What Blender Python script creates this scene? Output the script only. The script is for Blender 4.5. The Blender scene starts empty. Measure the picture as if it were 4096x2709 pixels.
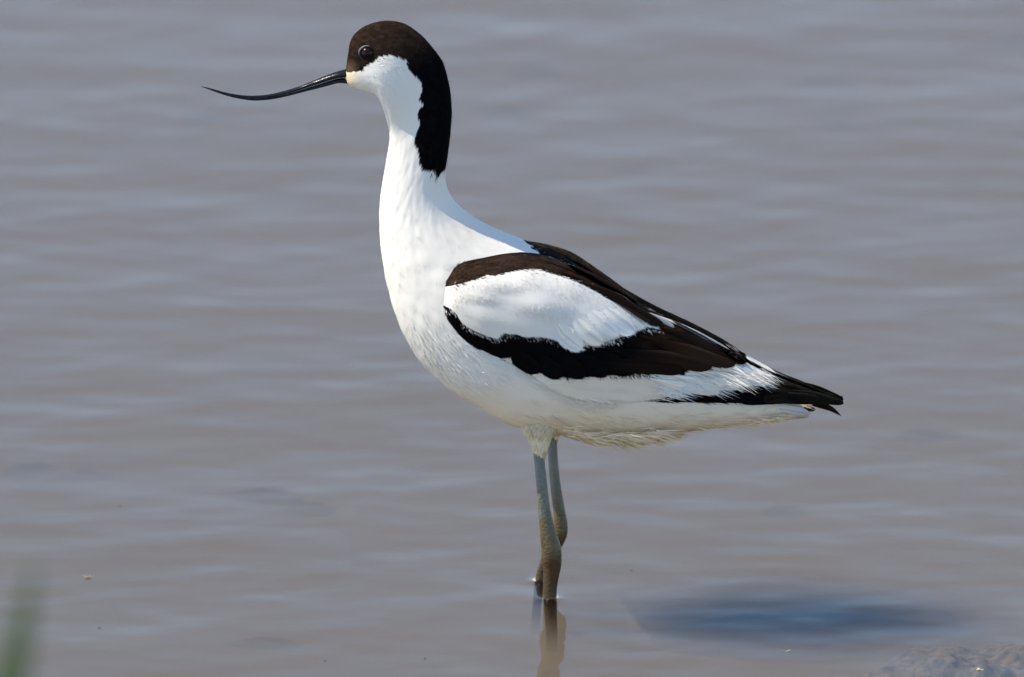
import bpy, math, random
import numpy as np
from mathutils import Vector
from mathutils.bvhtree import BVHTree

sc = bpy.context.scene
rng = np.random.default_rng(7)
random.seed(7)

# ------------------------------------------------------------------ camera
TH = math.radians(17.0); CT, ST = math.cos(TH), math.sin(TH)
DIST = 7.0
K = 0.58 / 4096.0                      # metres per photo pixel at the bird
ZQ = 0.1489
Q = np.array([0.0, 0.0, ZQ])
FWD = np.array([0.0, CT, -ST]); UP = np.array([0.0, ST, CT]); RT = np.array([1.0, 0, 0])
CAM = Q - FWD * DIST
cd = bpy.data.cameras.new("camera"); cam = bpy.data.objects.new("camera", cd)
sc.collection.objects.link(cam)
cam.location = CAM; cam.rotation_euler = (math.pi / 2 - TH, 0, 0)
cd.sensor_width = 36; cd.lens = 36 * DIST / 0.58
cd.clip_start = 0.1; cd.clip_end = 3000
cd.dof.use_dof = True; cd.dof.focus_distance = DIST - 0.03; cd.dof.aperture_fstop = 8.0
sc.camera = cam

# ------------------------------------------------------------------ sky and sun
SUN_EL = math.radians(52); SUN_AZ = math.radians(2.5)    # from the left, a little to the camera's side
to_sun = Vector((-math.cos(SUN_EL) * math.cos(SUN_AZ), -math.cos(SUN_EL) * math.sin(SUN_AZ), math.sin(SUN_EL)))
w = bpy.data.worlds.new("World"); sc.world = w; w.use_nodes = True
nt = w.node_tree; nt.nodes.clear()
sky = nt.nodes.new('ShaderNodeTexSky'); sky.sky_type = 'NISHITA'; sky.sun_disc = False
sky.sun_elevation = SUN_EL; sky.sun_rotation = math.atan2(to_sun.x, to_sun.y)
sky.air_density = 1.0; sky.dust_density = 0.0; sky.ozone_density = 3.2
bg = nt.nodes.new('ShaderNodeBackground'); bg.inputs[1].default_value = 0.15
wo = nt.nodes.new('ShaderNodeOutputWorld')
nt.links.new(sky.outputs[0], bg.inputs[0]); nt.links.new(bg.outputs[0], wo.inputs[0])
sl = bpy.data.lights.new("sun", 'SUN'); sl.energy = 4.0; sl.angle = math.radians(0.5); sl.color = (1, 0.90, 0.745)
so = bpy.data.objects.new("sun", sl); sc.collection.objects.link(so)
so.rotation_euler = to_sun.to_track_quat('Z', 'Y').to_euler()
sc.view_settings.view_transform = 'Standard'; sc.view_settings.look = 'None'
sc.view_settings.exposure = 0.70; sc.view_settings.gamma = 1.0

# ------------------------------------------------------------------ picture <-> place
def ray(u, v):
    u = np.asarray(u, float); v = np.asarray(v, float)
    a = (u - 2048) * K / DIST; b = (1354.5 - v) * K / DIST
    return FWD + a[..., None] * RT + b[..., None] * UP
def P(u, v, y=0.0):                     # point in the vertical plane y seen at photo pixel u,v
    d = ray(u, v); t = (np.asarray(y, float) - CAM[1]) / d[..., 1]
    return CAM + d * t[..., None]
def G(u, v, z=0.0):                     # point on the level z seen at photo pixel u,v
    d = ray(u, v); t = (z - CAM[2]) / d[..., 2]
    return CAM + d * t[..., None]
def PR(p):                              # photo pixel of a point
    r = p - CAM; dep = r @ FWD
    return np.stack([2048 + (r @ RT) / dep * DIST / K, 1354.5 - (r @ UP) / dep * DIST / K], -1)
def Z(ox, oy, s, pts): return [(ox + x / s, oy + y / s) for x, y in pts]
DS = 4096 / 2371.0

def inside(poly, q):
    poly = np.array(poly); x, y = q[:, 0], q[:, 1]; c = np.zeros(len(q), bool)
    j = len(poly) - 1
    for i in range(len(poly)):
        xi, yi = poly[i]; xj, yj = poly[j]
        cond = (yi > y) != (yj > y)
        with np.errstate(divide='ignore', invalid='ignore'):
            xx = (xj - xi) * (y - yi) / (yj - yi) + xi
        c ^= cond & (x < xx); j = i
    return c
def catmull(a, n):
    a = np.array(a, float); m = len(a); t = np.linspace(0, m - 1, n); i = np.minimum(t.astype(int), m - 2); f = (t - i)[:, None]
    ap = np.vstack([2 * a[0] - a[1], a, 2 * a[-1] - a[-2]])
    p0, p1, p2, p3 = ap[i], ap[i + 1], ap[i + 2], ap[i + 3]
    return 0.5 * ((2 * p1) + (-p0 + p2) * f + (2 * p0 - 5 * p1 + 4 * p2 - p3) * f**2 + (-p0 + 3 * p1 - 3 * p2 + p3) * f**3)
def norm(v): return v / np.maximum(np.linalg.norm(v, axis=-1, keepdims=True), 1e-12)

# smooth 3-D value noise for shapes and tints
_tab = rng.random((32, 32, 32))
def vnoise(p):
    p = np.asarray(p); i = np.floor(p).astype(int); f = p - i; f = f * f * (3 - 2 * f); r = 0
    for dx in (0, 1):
        for dy in (0, 1):
            for dz in (0, 1):
                wgt = (f[:, 0] if dx else 1 - f[:, 0]) * (f[:, 1] if dy else 1 - f[:, 1]) * (f[:, 2] if dz else 1 - f[:, 2])
                r = r + wgt * _tab[(i[:, 0] + dx) % 32, (i[:, 1] + dy) % 32, (i[:, 2] + dz) % 32]
    return r

# ------------------------------------------------------------------ materials
def mat(name):
    m = bpy.data.materials.new(name); m.use_nodes = True
    return m, m.node_tree, m.node_tree.nodes['Principled BSDF']
def N(nt, t, **kw):
    n = nt.nodes.new(t)
    for k, v in kw.items(): setattr(n, k, v)
    return n
def feather_material():
    m, nt, b = mat("feather")
    a = N(nt, 'ShaderNodeAttribute', attribute_name='Col')
    tr = N(nt, 'ShaderNodeBsdfTranslucent'); mx = N(nt, 'ShaderNodeMixShader'); mx.inputs[0].default_value = 0.10
    nt.links.new(a.outputs['Color'], b.inputs['Base Color']); nt.links.new(a.outputs['Color'], tr.inputs['Color'])
    b.inputs['Roughness'].default_value = 0.75; b.inputs['Specular IOR Level'].default_value = 0.01
    nt.links.new(b.outputs[0], mx.inputs[1]); nt.links.new(tr.outputs[0], mx.inputs[2])
    nt.links.new(mx.outputs[0], nt.nodes['Material Output'].inputs[0]); return m
M_FEATHER = feather_material()
def simple(name, col, rough, spec=0.5, coat=0.0):
    m, nt, b = mat(name); b.inputs['Base Color'].default_value = (*col, 1)
    b.inputs['Roughness'].default_value = rough; b.inputs['Specular IOR Level'].default_value = spec
    b.inputs['Coat Weight'].default_value = coat; b.inputs['Coat Roughness'].default_value = 0.03
    return m
def bill_material():
    m, nt, b = mat("horn"); b.inputs['Roughness'].default_value = 0.3
    n = N(nt, 'ShaderNodeTexNoise'); n.inputs['Scale'].default_value = 900; n.inputs['Detail'].default_value = 4
    g = N(nt, 'ShaderNodeNewGeometry'); nt.links.new(g.outputs['Position'], n.inputs['Vector'])
    r = N(nt, 'ShaderNodeMapRange'); r.inputs['To Min'].default_value = 0.10; r.inputs['To Max'].default_value = 0.27
    nt.links.new(n.outputs[0], r.inputs[0]); nt.links.new(r.outputs[0], b.inputs['Roughness'])
    b.inputs['Base Color'].default_value = (0.008, 0.0065, 0.006, 1); b.inputs['Specular IOR Level'].default_value = 0.28
    bp = N(nt, 'ShaderNodeBump'); bp.inputs['Distance'].default_value = 0.00012; bp.inputs['Strength'].default_value = 0.7
    nt.links.new(n.outputs[0], bp.inputs['Height']); nt.links.new(bp.outputs[0], b.inputs['Normal']); return m
M_BILL = bill_material()
def leg_material():
    m, nt, b = mat("leg_scale")
    g = N(nt, 'ShaderNodeNewGeometry'); mp = N(nt, 'ShaderNodeMapping'); mp.inputs['Scale'].default_value = (1, 1, 0.35)
    nt.links.new(g.outputs['Position'], mp.inputs[0])
    n = N(nt, 'ShaderNodeTexNoise'); n.inputs['Scale'].default_value = 330; n.inputs['Detail'].default_value = 5
    nt.links.new(mp.outputs[0], n.inputs['Vector'])
    s = N(nt, 'ShaderNodeSeparateXYZ'); nt.links.new(g.outputs['Position'], s.inputs[0])
    h = N(nt, 'ShaderNodeMapRange'); h.inputs['From Min'].default_value = 0.018; h.inputs['From Max'].default_value = 0.07
    nt.links.new(s.outputs['Z'], h.inputs[0])
    ad = N(nt, 'ShaderNodeMath', operation='MULTIPLY_ADD'); ad.inputs[1].default_value = 0.9; ad.inputs[2].default_value = -0.45
    nt.links.new(n.outputs[0], ad.inputs[0])
    su = N(nt, 'ShaderNodeMath', operation='ADD', use_clamp=True); nt.links.new(ad.outputs[0], su.inputs[0]); nt.links.new(h.outputs[0], su.inputs[1])
    cr = N(nt, 'ShaderNodeValToRGB'); e = cr.color_ramp.elements
    e[0].position = 0; e[0].color = (0.052, 0.025, 0.006, 1); e[1].position = 1; e[1].color = (0.14, 0.152, 0.138, 1)
    k = e.new(0.4); k.color = (0.092, 0.066, 0.024, 1); k = e.new(0.72); k.color = (0.11, 0.115, 0.085, 1)
    nt.links.new(su.outputs[0], cr.inputs[0]); nt.links.new(cr.outputs[0], b.inputs['Base Color'])
    b.inputs['Roughness'].default_value = 0.42
    wv = N(nt, 'ShaderNodeTexVoronoi'); wv.inputs['Scale'].default_value = 700
    mp2 = N(nt, 'ShaderNodeMapping'); mp2.inputs['Scale'].default_value = (0.85, 0.85, 0.95); nt.links.new(g.outputs['Position'], mp2.inputs[0]); nt.links.new(mp2.outputs[0], wv.inputs['Vector'])
    bp = N(nt, 'ShaderNodeBump'); bp.inputs['Distance'].default_value = 0.0004; bp.inputs['Strength'].default_value = 0.5
    nt.links.new(wv.outputs['Distance'], bp.inputs['Height']); nt.links.new(bp.outputs[0], b.inputs['Normal']); return m
M_LEG = leg_material()
WHITE = np.array([0.81, 0.765, 0.685]); BLACK = np.array([0.0035, 0.0035, 0.004]); BROWN = np.array([0.030, 0.0185, 0.0125])

# ------------------------------------------------------------------ mesh helpers
def make(name, verts, faces, material, cols=None, nrm=None, parent=None, smooth=True):
    me = bpy.data.meshes.new(name)
    verts = np.asarray(verts, float)
    if nrm is not None:                  # wind every face to agree with its shading normal
        nf = []
        for f in faces:
            a, b, c = verts[f[0]], verts[f[1]], verts[f[2]]
            nx = (b[1]-a[1])*(c[2]-a[2])-(b[2]-a[2])*(c[1]-a[1]); ny = (b[2]-a[2])*(c[0]-a[0])-(b[0]-a[0])*(c[2]-a[2]); nz = (b[0]-a[0])*(c[1]-a[1])-(b[1]-a[1])*(c[0]-a[0])
            m_ = nrm[f[0]] + nrm[f[2]]
            nf.append(f if nx*m_[0]+ny*m_[1]+nz*m_[2] >= 0 else list(f)[::-1])
        faces = nf
    me.from_pydata(verts.tolist(), [], [tuple(f) for f in faces])
    if smooth: me.polygons.foreach_set('use_smooth', np.ones(len(me.polygons), bool))
    if cols is not None:
        at = me.color_attributes.new('Col', 'FLOAT_COLOR', 'POINT')
        at.data.foreach_set('color', np.hstack([cols, np.ones((len(cols), 1))]).astype(np.float32).ravel())
    me.materials.append(material); me.update()
    if nrm is not None: me.normals_split_custom_set_from_vertices(nrm.tolist())
    o = bpy.data.objects.new(name, me); sc.collection.objects.link(o)
    if parent: o.parent = parent
    return o
def tag(o, label=None, cat=None, group=None, kind=None):
    for k, v in (('label', label), ('category', cat), ('group', group), ('kind', kind)):
        if v: o[k] = v
    return o
def grid_faces(n, m, wrap=True):
    i = np.arange(n - 1)[:, None]; j = np.arange(m if wrap else m - 1)[None, :]; k = (j + 1) % m
    return np.stack([i * m + j, i * m + k, (i + 1) * m + k, (i + 1) * m + j], -1).reshape(-1, 4)
def grid_normals(V, wrap):
    du = np.gradient(V, axis=0)
    dv = (np.roll(V, -1, 1) - np.roll(V, 1, 1)) if wrap else np.gradient(V, axis=1)
    return norm(du), norm(dv), norm(np.cross(dv, du))
def sample(V, wrap, n):
    """random points on a parametric grid: position, flow, normal"""
    du, dv, nn = grid_normals(V, wrap)
    a, b = V.shape[:2]; bm = b if wrap else b - 1
    j2 = (np.arange(bm) + 1) % b
    ar = np.linalg.norm(np.cross(V[1:, :bm] - V[:-1, :bm], V[:-1][:, j2] - V[:-1, :bm]), axis=-1).ravel()
    idx = rng.choice(len(ar), n, p=ar / ar.sum()); i, j = idx // bm, idx % bm
    s, t = rng.random((2, n, 1)); jj = (j + 1) % b
    def L(F): return (F[i, j] * (1 - s) + F[i + 1, j] * s) * (1 - t) + (F[i, jj] * (1 - s) + F[i + 1, jj] * s) * t
    return L(V), norm(L(du)), norm(L(nn)), (i + s[:, 0]) / (a - 1), (j + t[:, 0]) / b
class Bag:                               # gathers surfaces and barbs into one mesh
    def __init__(s): s.v = []; s.f = []; s.c = []; s.n = []; s.k = 0
    def add(s, v, f, c, n):
        s.v.append(v); s.f += (np.asarray(f) + s.k).tolist(); s.c.append(c); s.n.append(n); s.k += len(v)
    def build(s, name, parent, material=None):
        return make(name, np.vstack(s.v), s.f, material or M_FEATHER, np.vstack(s.c), norm(np.vstack(s.n)), parent)
def barbs(bag, p, d, n, col, length, width, tilt=0.12, jit=0.18, droop=0.0, sink=0.0003, nmix=0.25, curl=0.0):
    m = len(p); length = np.broadcast_to(length, (m,))[:, None]; width = np.broadcast_to(width, (m,))[:, None]
    side = norm(np.cross(n, d)); d = norm(d + side * rng.normal(0, jit, (m, 1)))
    L = length * rng.uniform(0.65, 1.2, (m, 1)); tl = tilt * rng.uniform(0.3, 1.7, (m, 1))
    side = norm(np.cross(n, d)); w_ = width * rng.uniform(0.7, 1.2, (m, 1))
    cv = curl * rng.normal(0, 1, (m, 1))
    r = p - n * sink; mid = r + L * 0.5 * (d + n * tl); tip = r + L * (d + n * tl * (1.5 if droop == 0 else 1.0) + side * cv) + np.array([0, 0, -1]) * droop * L
    V = np.stack([r - side * w_ / 2, r + side * w_ / 2, mid + side * w_ / 2, mid - side * w_ / 2, tip], 1).reshape(-1, 3)
    b = np.arange(m)[:, None] * 5
    F = (b + np.array([[0, 1, 2, 3]])).tolist() + (b + np.array([[3, 2, 4]])).tolist()
    nn = norm(n + d * rng.normal(0.0, nmix, (m, 1)) + side * rng.normal(0, nmix, (m, 1)))
    C = np.repeat(col, 5, 0); Nn = np.repeat(nn, 5, 0)
    bag.v.append(V); bag.c.append(C); bag.n.append(Nn); k = bag.k
    bag.f += [[q + k for q in f] for f in F]; bag.k += len(V)

# ------------------------------------------------------------------ plumage pattern (photo pixels of the near side)
CAP = Z(1340, 60, 4.612, [(160, 940), (180, 1010), (225, 1062), (300, 1060), (345, 1045), (400, 1052), (450, 1035), (500, 1040), (545, 965), (640, 905), (715, 872), (760, 830), (800, 778), (870, 762), (960, 750), (1050, 757), (1150, 780), (1230, 808), (1315, 835), (1325, 880), (1310, 930), (1370, 1000), (1445, 1085), (1530, 1190), (1590, 1260), (1600, 1350), (1610, 1420), (1560, 1500)]) + \
      Z(1450, 350, 2.0903, [(485, 60), (470, 105), (512, 150), (465, 195), (462, 240), (480, 320), (448, 380), (432, 470), (462, 530), (470, 580), (478, 640), (505, 700), (560, 702), (598, 705), (628, 765), (652, 725), (690, 690)]) + \
      [(1800, 670), (1900, 600), (1900, 100), (1500, 0), (1340, 60), (1330, 200)]
SCAP_TOP = Z(1500, 900, 1.96, [(540, 410), (580, 350), (640, 305), (720, 295), (850, 262), (960, 240), (1070, 222), (1180, 240), (1280, 240)]) + [(2200, 1000), (2300, 1030), (2500, 1130)]
SCAP_LOW = Z(1500, 900, 1.96, [(2250, 812), (2200, 800), (2150, 785), (2060, 720), (1960, 650), (1870, 600), (1740, 530), (1600, 455), (1500, 415), (1400, 385), (1270, 345), (1150, 355), (1000, 380), (940, 402), (880, 392), (800, 425), (700, 455), (620, 475), (540, 487)])
SCAP = SCAP_TOP + [(2640, 1250), (2660, 1300)] + SCAP_LOW
PANEL = [(1740, 1140)] + SCAP_LOW[::-1] + [(2640, 1317)] + Z(1500, 900, 1.96, [(2130, 800), (2050, 840), (1950, 870), (1850, 905), (1720, 937), (1620, 955), (1500, 935), (1400, 900), (1300, 880), (1180, 880), (1100, 860), (1010, 852), (990, 870), (950, 900), (860, 862), (760, 822), (680, 770), (640, 700), (600, 662), (540, 632)]) + [(1740, 1220)]
BAND = [(1740, 1200), (1770, 1215)] + Z(1500, 900, 1.96, [(540, 640), (580, 740), (620, 800), (660, 892), (740, 930), (800, 970), (900, 990), (1000, 1060), (1100, 1100), (1200, 1142), (1300, 1198), (1400, 1217), (1560, 1217), (1700, 1200), (1830, 1180)]) + \
       Z(2500, 1200, 2.4126, [(0, 722), (120, 715), (240, 730), (300, 680), (350, 652), (420, 680), (500, 710), (570, 738), (600, 690), (650, 665), (760, 672), (830, 662), (862, 603), (950, 600), (1050, 598), (1110, 590), (1050, 520), (1000, 490), (880, 400), (780, 330), (690, 280), (560, 215), (440, 165), (330, 120), (260, 95)]) + [(2600, 1220), (2300, 1050), (1900, 1000), (1740, 1000)]
SECOND = Z(2500, 1200, 2.4126, [(1110, 590), (1050, 598), (862, 603), (830, 662), (760, 672), (650, 665), (600, 690), (570, 738), (500, 710), (420, 680), (350, 652), (300, 680), (240, 730), (120, 715), (0, 722)]) + [(2270, 1515), (2100, 1420), (1700, 1500), (2200, 1650)] + \
         Z(2500, 1200, 2.4126, [(0, 990), (200, 975), (350, 950), (450, 912), (520, 872), (700, 880), (850, 872), (1000, 850), (1060, 815), (1120, 800), (1220, 820), (1330, 830), (1380, 800), (1300, 735), (1400, 735), (1500, 760), (1500, 720), (1300, 590), (1160, 480), (1000, 420), (1000, 490), (1050, 520)])
EDGE = Z(2500, 1200, 2.4126, [(150, 10), (220, 75), (400, 140), (480, 175), (700, 270), (830, 345), (960, 455), (1030, 505), (1110, 590), (1180, 640), (1130, 500), (1040, 455), (900, 380), (830, 320), (690, 245), (480, 145), (400, 105), (250, 30)])
CHEST_SCAP = None

def body_colour(q, pos):
    c = np.tile(WHITE, (len(q), 1))
    # stained chin; warm bounce from the mud painted into belly and undertail
    t = np.clip((q[:, 1] - 1500) / 260, 0, 1)[:, None]; c = c * (1 - t * np.array([0.0, 0.14, 0.35]))
    g = np.clip(1 - np.hypot(q[:, 0] - 1380, (q[:, 1] - 315) * 1.3) / 70, 0, 1)[:, None]; c = c * (1 - g * np.array([0.12, 0.30, 0.60]))
    b = (np.exp(-((q[:, 0] - 1860) / 160)**2 - ((q[:, 1] - 930) / 110)**2) * vnoise(pos * np.array([260, 260, 420])))[:, None]; c = c * (1 - b * np.array([0.0, 0.08, 0.16]))
    cap = inside(CAP, q)
    cc = BLACK + (BROWN * 0.78 - BLACK) * np.clip((330 - q[:, 1] - np.clip(q[:, 0] - 1600, 0, 400) * 0.6) / 130, 0, 1)[:, None]
    br = np.clip(1 - np.hypot(q[:, 0] - 1400, (q[:, 1] - 275)) / 42, 0, 1)[:, None]
    cc = cc * (0.55 + 1.1 * vnoise(pos * np.array([480, 700, 1300]) + 3) ** 1.5)[:, None]
    cc = cc * (1 - br) + br * np.array([0.10, 0.06, 0.032])
    c[cap] = cc[cap]
    return c
def wing_colour(q, pos):
    c = np.tile(BLACK, (len(q), 1))
    bnd = inside(BAND, q)
    brn = np.clip((q[:, 0] - 2500 - (q[:, 1] - 1380) * 0.6) / 220, 0, 1)[:, None] * np.clip(1.2 * vnoise(pos * np.array([120, 120, 260])), 0.15, 1)[:, None]
    cb = BLACK + (np.array([0.040, 0.018, 0.009]) - BLACK) * brn
    c[bnd] = cb[bnd]
    s = inside(SECOND, q); t = np.clip((q[:, 1] - 1500) / 130, 0, 1)[:, None] * np.clip((2600 - q[:, 0]) / 300, 0, 1)[:, None]
    cw = np.tile(WHITE, (len(q), 1)) * (1 - t * np.array([0.02, 0.07, 0.2])); c[s] = cw[s]
    p = inside(PANEL, q); c[p] = (WHITE * 0.97)
    sp = inside(SCAP, q); v = vnoise(pos * np.array([300, 300, 700]))[:, None]
    cs = BROWN * (0.45 + 1.1 * v) * (1 - 0.35 * np.clip((q[:, 0] - 2250) / 300, 0, 1)[:, None]); c[sp] = cs[sp]
    e = inside(EDGE, q); c[e] = np.array([0.72, 0.62, 0.54])
    pr = (q[:, 0] > 3060) & ~s; v = vnoise(pos * np.array([300, 300, 900]) + 5)
    c[pr] = (np.array([0.010, 0.008, 0.006]) * (0.5 + 1.3 * v[:, None]))[pr]
    return c
BACK = Z(1500, 900, 1.96, [(1165, 118), (1195, 150), (1235, 160), (1225, 185), (1275, 205), (1290, 240), (1400, 262), (1480, 300), (1570, 325), (1620, 345), (1900, 560), (2200, 860), (3000, 1000), (3000, 0), (1165, 0)])
def paint_back(col, p):
    k = inside(BACK, PR(p)) & (PR(p)[:, 1] < 1430); col[k] = BLACK * 1.5; return col
def mirror_q(p):
    m = p.copy(); m[:, 1] = -np.abs(m[:, 1]); return PR(m)

# ------------------------------------------------------------------ the bird
bird = bpy.data.objects.new("wading_bird", None); sc.collection.objects.link(bird)
bird.location = (float(G(2200, 2360, 0.0)[0]), 0, -0.032)
bird.empty_display_size = 0.05
tag(bird, "black and white long-legged avocet with upturned bill standing in shallow water", "bird")
bpy.context.view_layer.update()
BL = np.array(bird.location)
ST_B = [  # front/belly u,v, back u,v, half width  (all in the 2371-wide picture)
 (799,189,801,161,11),(806,195,802,150,19),(818,203,806,124,30),(840,209,810,98,42),(862,214,822,77,51),(876,224,847,59,58),(884,242,887,48,62),(890,262,932,53,61),(896,284,970,76,57),
 (900,302,1000,108,52),(901,322,1026,145,49),(898,346,1039,190,49),(893,376,1046,240,52),(888,405,1044,300,56),(883,437,1038,352,61),(879,475,1031,403,68),
 (878,515,1038,442,78),(880,560,1062,477,92),(886,610,1108,513,110),(897,665,1158,539,127),(912,720,1210,560,142),(935,775,1262,582,153),(975,838,1318,607,160),
 (1035,895,1380,645,162),(1110,940,1440,690,157),(1190,982,1500,735,146),(1290,1000,1570,785,130),(1400,1008,1640,832,110),(1520,1000,1710,868,88),(1640,988,1770,898,64),(1750,976,1822,916,42),(1840,967,1865,935,20)]
NR, NA = 330, 150
S = catmull(ST_B, NR) * DS
F_, B_, hw = S[:, 0:2], S[:, 2:4], S[:, 4] * K * 0.975
def loft(F_, B_, hw, na, y0=0.0, pw=1.0):
    C = (F_ + B_) / 2; A = (B_ - F_) / 2; L = np.linalg.norm(A, axis=1); nrm_ = A / L[:, None]
    bs = hw / K * ST * nrm_[:, 1]
    A2 = nrm_ * np.sqrt(np.maximum(L**2 - bs**2, (0.5 * L)**2))[:, None]
    c3 = P(C[:, 0], C[:, 1], y0); a3 = P(C[:, 0] + A2[:, 0], C[:, 1] + A2[:, 1], y0) - c3
    ph = np.linspace(0, 2 * np.pi, na, endpoint=False)
    cs, sn = np.cos(ph), np.sin(ph)
    sn = np.sign(sn) * np.abs(sn)**pw
    full = np.interp(np.arange(len(C)) / len(C), [0, 0.06, 0.16, 0.30, 0.36], [0, 0.22, 0.30, 0.15, 0])[:, None]
    return c3[:, None] + a3[:, None] * cs[None, :, None] + (hw[:, None] * sn[None, :] * (1 - full * cs[None, :]))[..., None] * np.array([0, -1, 0])
V = loft(F_, B_, hw, NA, pw=0.9)
du, dv, nn = grid_normals(V, True)
cen = V.mean(1, keepdims=True); nn = nn * np.sign(np.sum(nn * (V - cen), -1).mean())
st = np.linspace(0, 1, NR)[:, None]; ang = np.linspace(0, 2 * np.pi, NA, endpoint=False)[None, :]
fl = V.reshape(-1, 3)
amp = (0.00010 + 0.00022 * np.clip((st - 0.33) / 0.2, 0, 1) * np.clip((0.95 - st) / 0.1, 0, 1)) * np.ones((1, NA))
clump = vnoise(np.stack([(st * 60 * np.ones((1, NA))).ravel(), 9 * np.cos(ang + 0 * st).ravel() + 10, 9 * np.sin(ang + 0 * st).ravel() + 10], 1)).reshape(NR, NA) - 0.5
fine = vnoise(np.stack([(st * 150 * np.ones((1, NA))).ravel(), 26 * np.cos(ang + 0 * st).ravel() + 40, 26 * np.sin(ang + 0 * st).ravel() + 40], 1)).reshape(NR, NA) - 0.5
V = V + nn * ((clump * 1.5 + fine * 0.4) * amp)[..., None]
du, dv, nn = grid_normals(V, True); nn = nn * np.sign(np.sum(nn * (V - cen), -1).mean())
bag = Bag()
fl = V.reshape(-1, 3)
faces = grid_faces(NR, NA).tolist() + [list(range(NA))[::-1], [(NR - 1) * NA + i for i in range(NA)]]
pos = fl; q = mirror_q(pos)
bag.v.append(fl - BL); bag.f += faces; bag.c.append(paint_back(body_colour(q, pos), pos)); bag.n.append(nn.reshape(-1, 3)); bag.k += len(fl)
body_bvh = BVHTree.FromPolygons(fl.tolist(), faces)
def fix(n, p, Vc):
    return n
def body_barbs(n, mask, length, width, **kw):
    p, d, nr, s, a = sample(V, True, n)
    sgn = np.sign(np.sum(nn * (V - cen), -1).mean())
    c0 = np.interp(s * (NR - 1), np.arange(NR), np.arange(NR))
    cc = cen[:, 0][np.clip(c0.astype(int), 0, NR - 1)]
    nr = nr * np.sign(np.sum(nr * (p - cc), -1, keepdims=True))
    q = mirror_q(p); k = mask(q, s, p)
    p, d, nr, q, s = p[k], d[k], nr[k], q[k], s[k]
    qj = q + rng.normal(0, 5, q.shape)
    col = paint_back(body_colour(qj, p), p + rng.normal(0, 0.0008, p.shape)) * rng.uniform(0.88, 1.06, (len(p), 1))
    dk = col[:, 1] < 0.2; col[dk] *= rng.uniform(0.3, 2.3, (dk.sum(), 1))
    if callable(length): length = length(q, s)
    barbs(bag, p - BL, d, nr, col, length, width, **kw)
def ln(q, s):  # barb length along the bird
    return np.interp(s, [0, 0.06, 0.25, 0.45, 0.6, 0.8, 1.0], [0.0012, 0.0022, 0.0035, 0.0045, 0.006, 0.009, 0.009])
body_barbs(34000, lambda q, s, p: (s < 0.45), lambda q, s: ln(q, s) * 0.8, 0.0003, tilt=0.016, jit=0.3, nmix=0.06, sink=0.00015)
body_barbs(60000, lambda q, s, p: (s < 0.24) & ~inside(CAP, q) & (p[:, 1] < 0.004), lambda q, s: ln(q, s) * 0.9, 0.00034, tilt=0.035, jit=0.25, nmix=0.22, sink=0.0001)
body_barbs(60000, lambda q, s, p: (np.hypot((q[:, 0] - 1780) / 260, (q[:, 1] - 1420 - (q[:, 0] - 1780) * 0.35) / 110) < rng.uniform(0.5, 1.1, len(q))) & (p[:, 1] < 0) & (rng.random(len(q)) < 0.35), lambda q, s: 0.0065 + 0 * s, 0.0005, tilt=0.045, jit=0.22, nmix=0.22, sink=0.0001)
body_barbs(9000, lambda q, s, p: inside(CAP, q), lambda q, s: ln(q, s) * 1.2, 0.0003, tilt=0.14, jit=0.3)
body_barbs(46000, lambda q, s, p: (s >= 0.40) & (p[:, 1] < 0.03), lambda q, s: ln(q, s) * 0.85, 0.0004, tilt=0.009, jit=0.25, nmix=0.045, sink=0.00015)
body_barbs(9000, lambda q, s, p: (q[:, 1] > 1650) & (q[:, 0] > 2060), lambda q, s: 0.011 + 0 * s, 0.0005, tilt=0.08, jit=0.25, nmix=0.2, droop=0.05)
body_barbs(60000, lambda q, s, p: inside(CAP, q) & (q[:, 0] > 1720) & (rng.random(len(q)) < 0.10), lambda q, s: 0.0042 + 0 * s, 0.00028, tilt=0.32, jit=0.3)
# loose tuft under the tail and ragged belly line
def line_barbs(bag, pts, y, n, dirpx, length, width, col, jit=0.25, spread=8, yj=0.01, droop=0.0):
    c = catmull(pts, 200); i = rng.integers(0, 200, n); uv = c[i] + rng.normal(0, spread, (n, 2))
    yy = y + rng.normal(0, yj, n); p = P(uv[:, 0], uv[:, 1], yy)
    d = norm(np.tile([dirpx[0], 0, -dirpx[1]], (n, 1)) + rng.normal(0, jit, (n, 3)) * [1, 0.6, 1])
    nr = np.tile(norm(np.array([0, -0.93, 0.3]) if True else 0), (n, 1))
    barbs(bag, p - BL, d, nr, np.tile(col, (n, 1)) * rng.uniform(0.75, 1.05, (n, 1)), length, width, tilt=0.05, jit=0.1, droop=droop, nmix=0.3)
CREAM = WHITE * np.array([1.03, 0.86, 0.64])  # white with the mud's warm bounce light painted in
line_barbs(bag, [(2270, 1722), (2350, 1735), (2450, 1742), (2560, 1735), (2640, 1725)], -0.004, 1500, (1, 0.16), 0.013, 0.0004, CREAM, yj=0.012, jit=0.16)
line_barbs(bag, [(2250, 1722), (2340, 1742), (2440, 1750), (2540, 1742), (2630, 1726)], -0.008, 900, (1, 0.22), 0.016, 0.0006, CREAM, yj=0.008, jit=0.13)
line_barbs(bag, [(2590, 1700), (2640, 1712), (2660, 1722)], -0.006, 330, (1, 0.16), 0.014, 0.0004, CREAM, jit=0.05, yj=0.004)
line_barbs(bag, [(2700, 1705), (2860, 1694), (3020, 1682), (3120, 1665)], -0.004, 700, (1, 0.03), 0.009, 0.0004, CREAM, jit=0.12, yj=0.005)
body = bag.build("body", bird)

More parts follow.
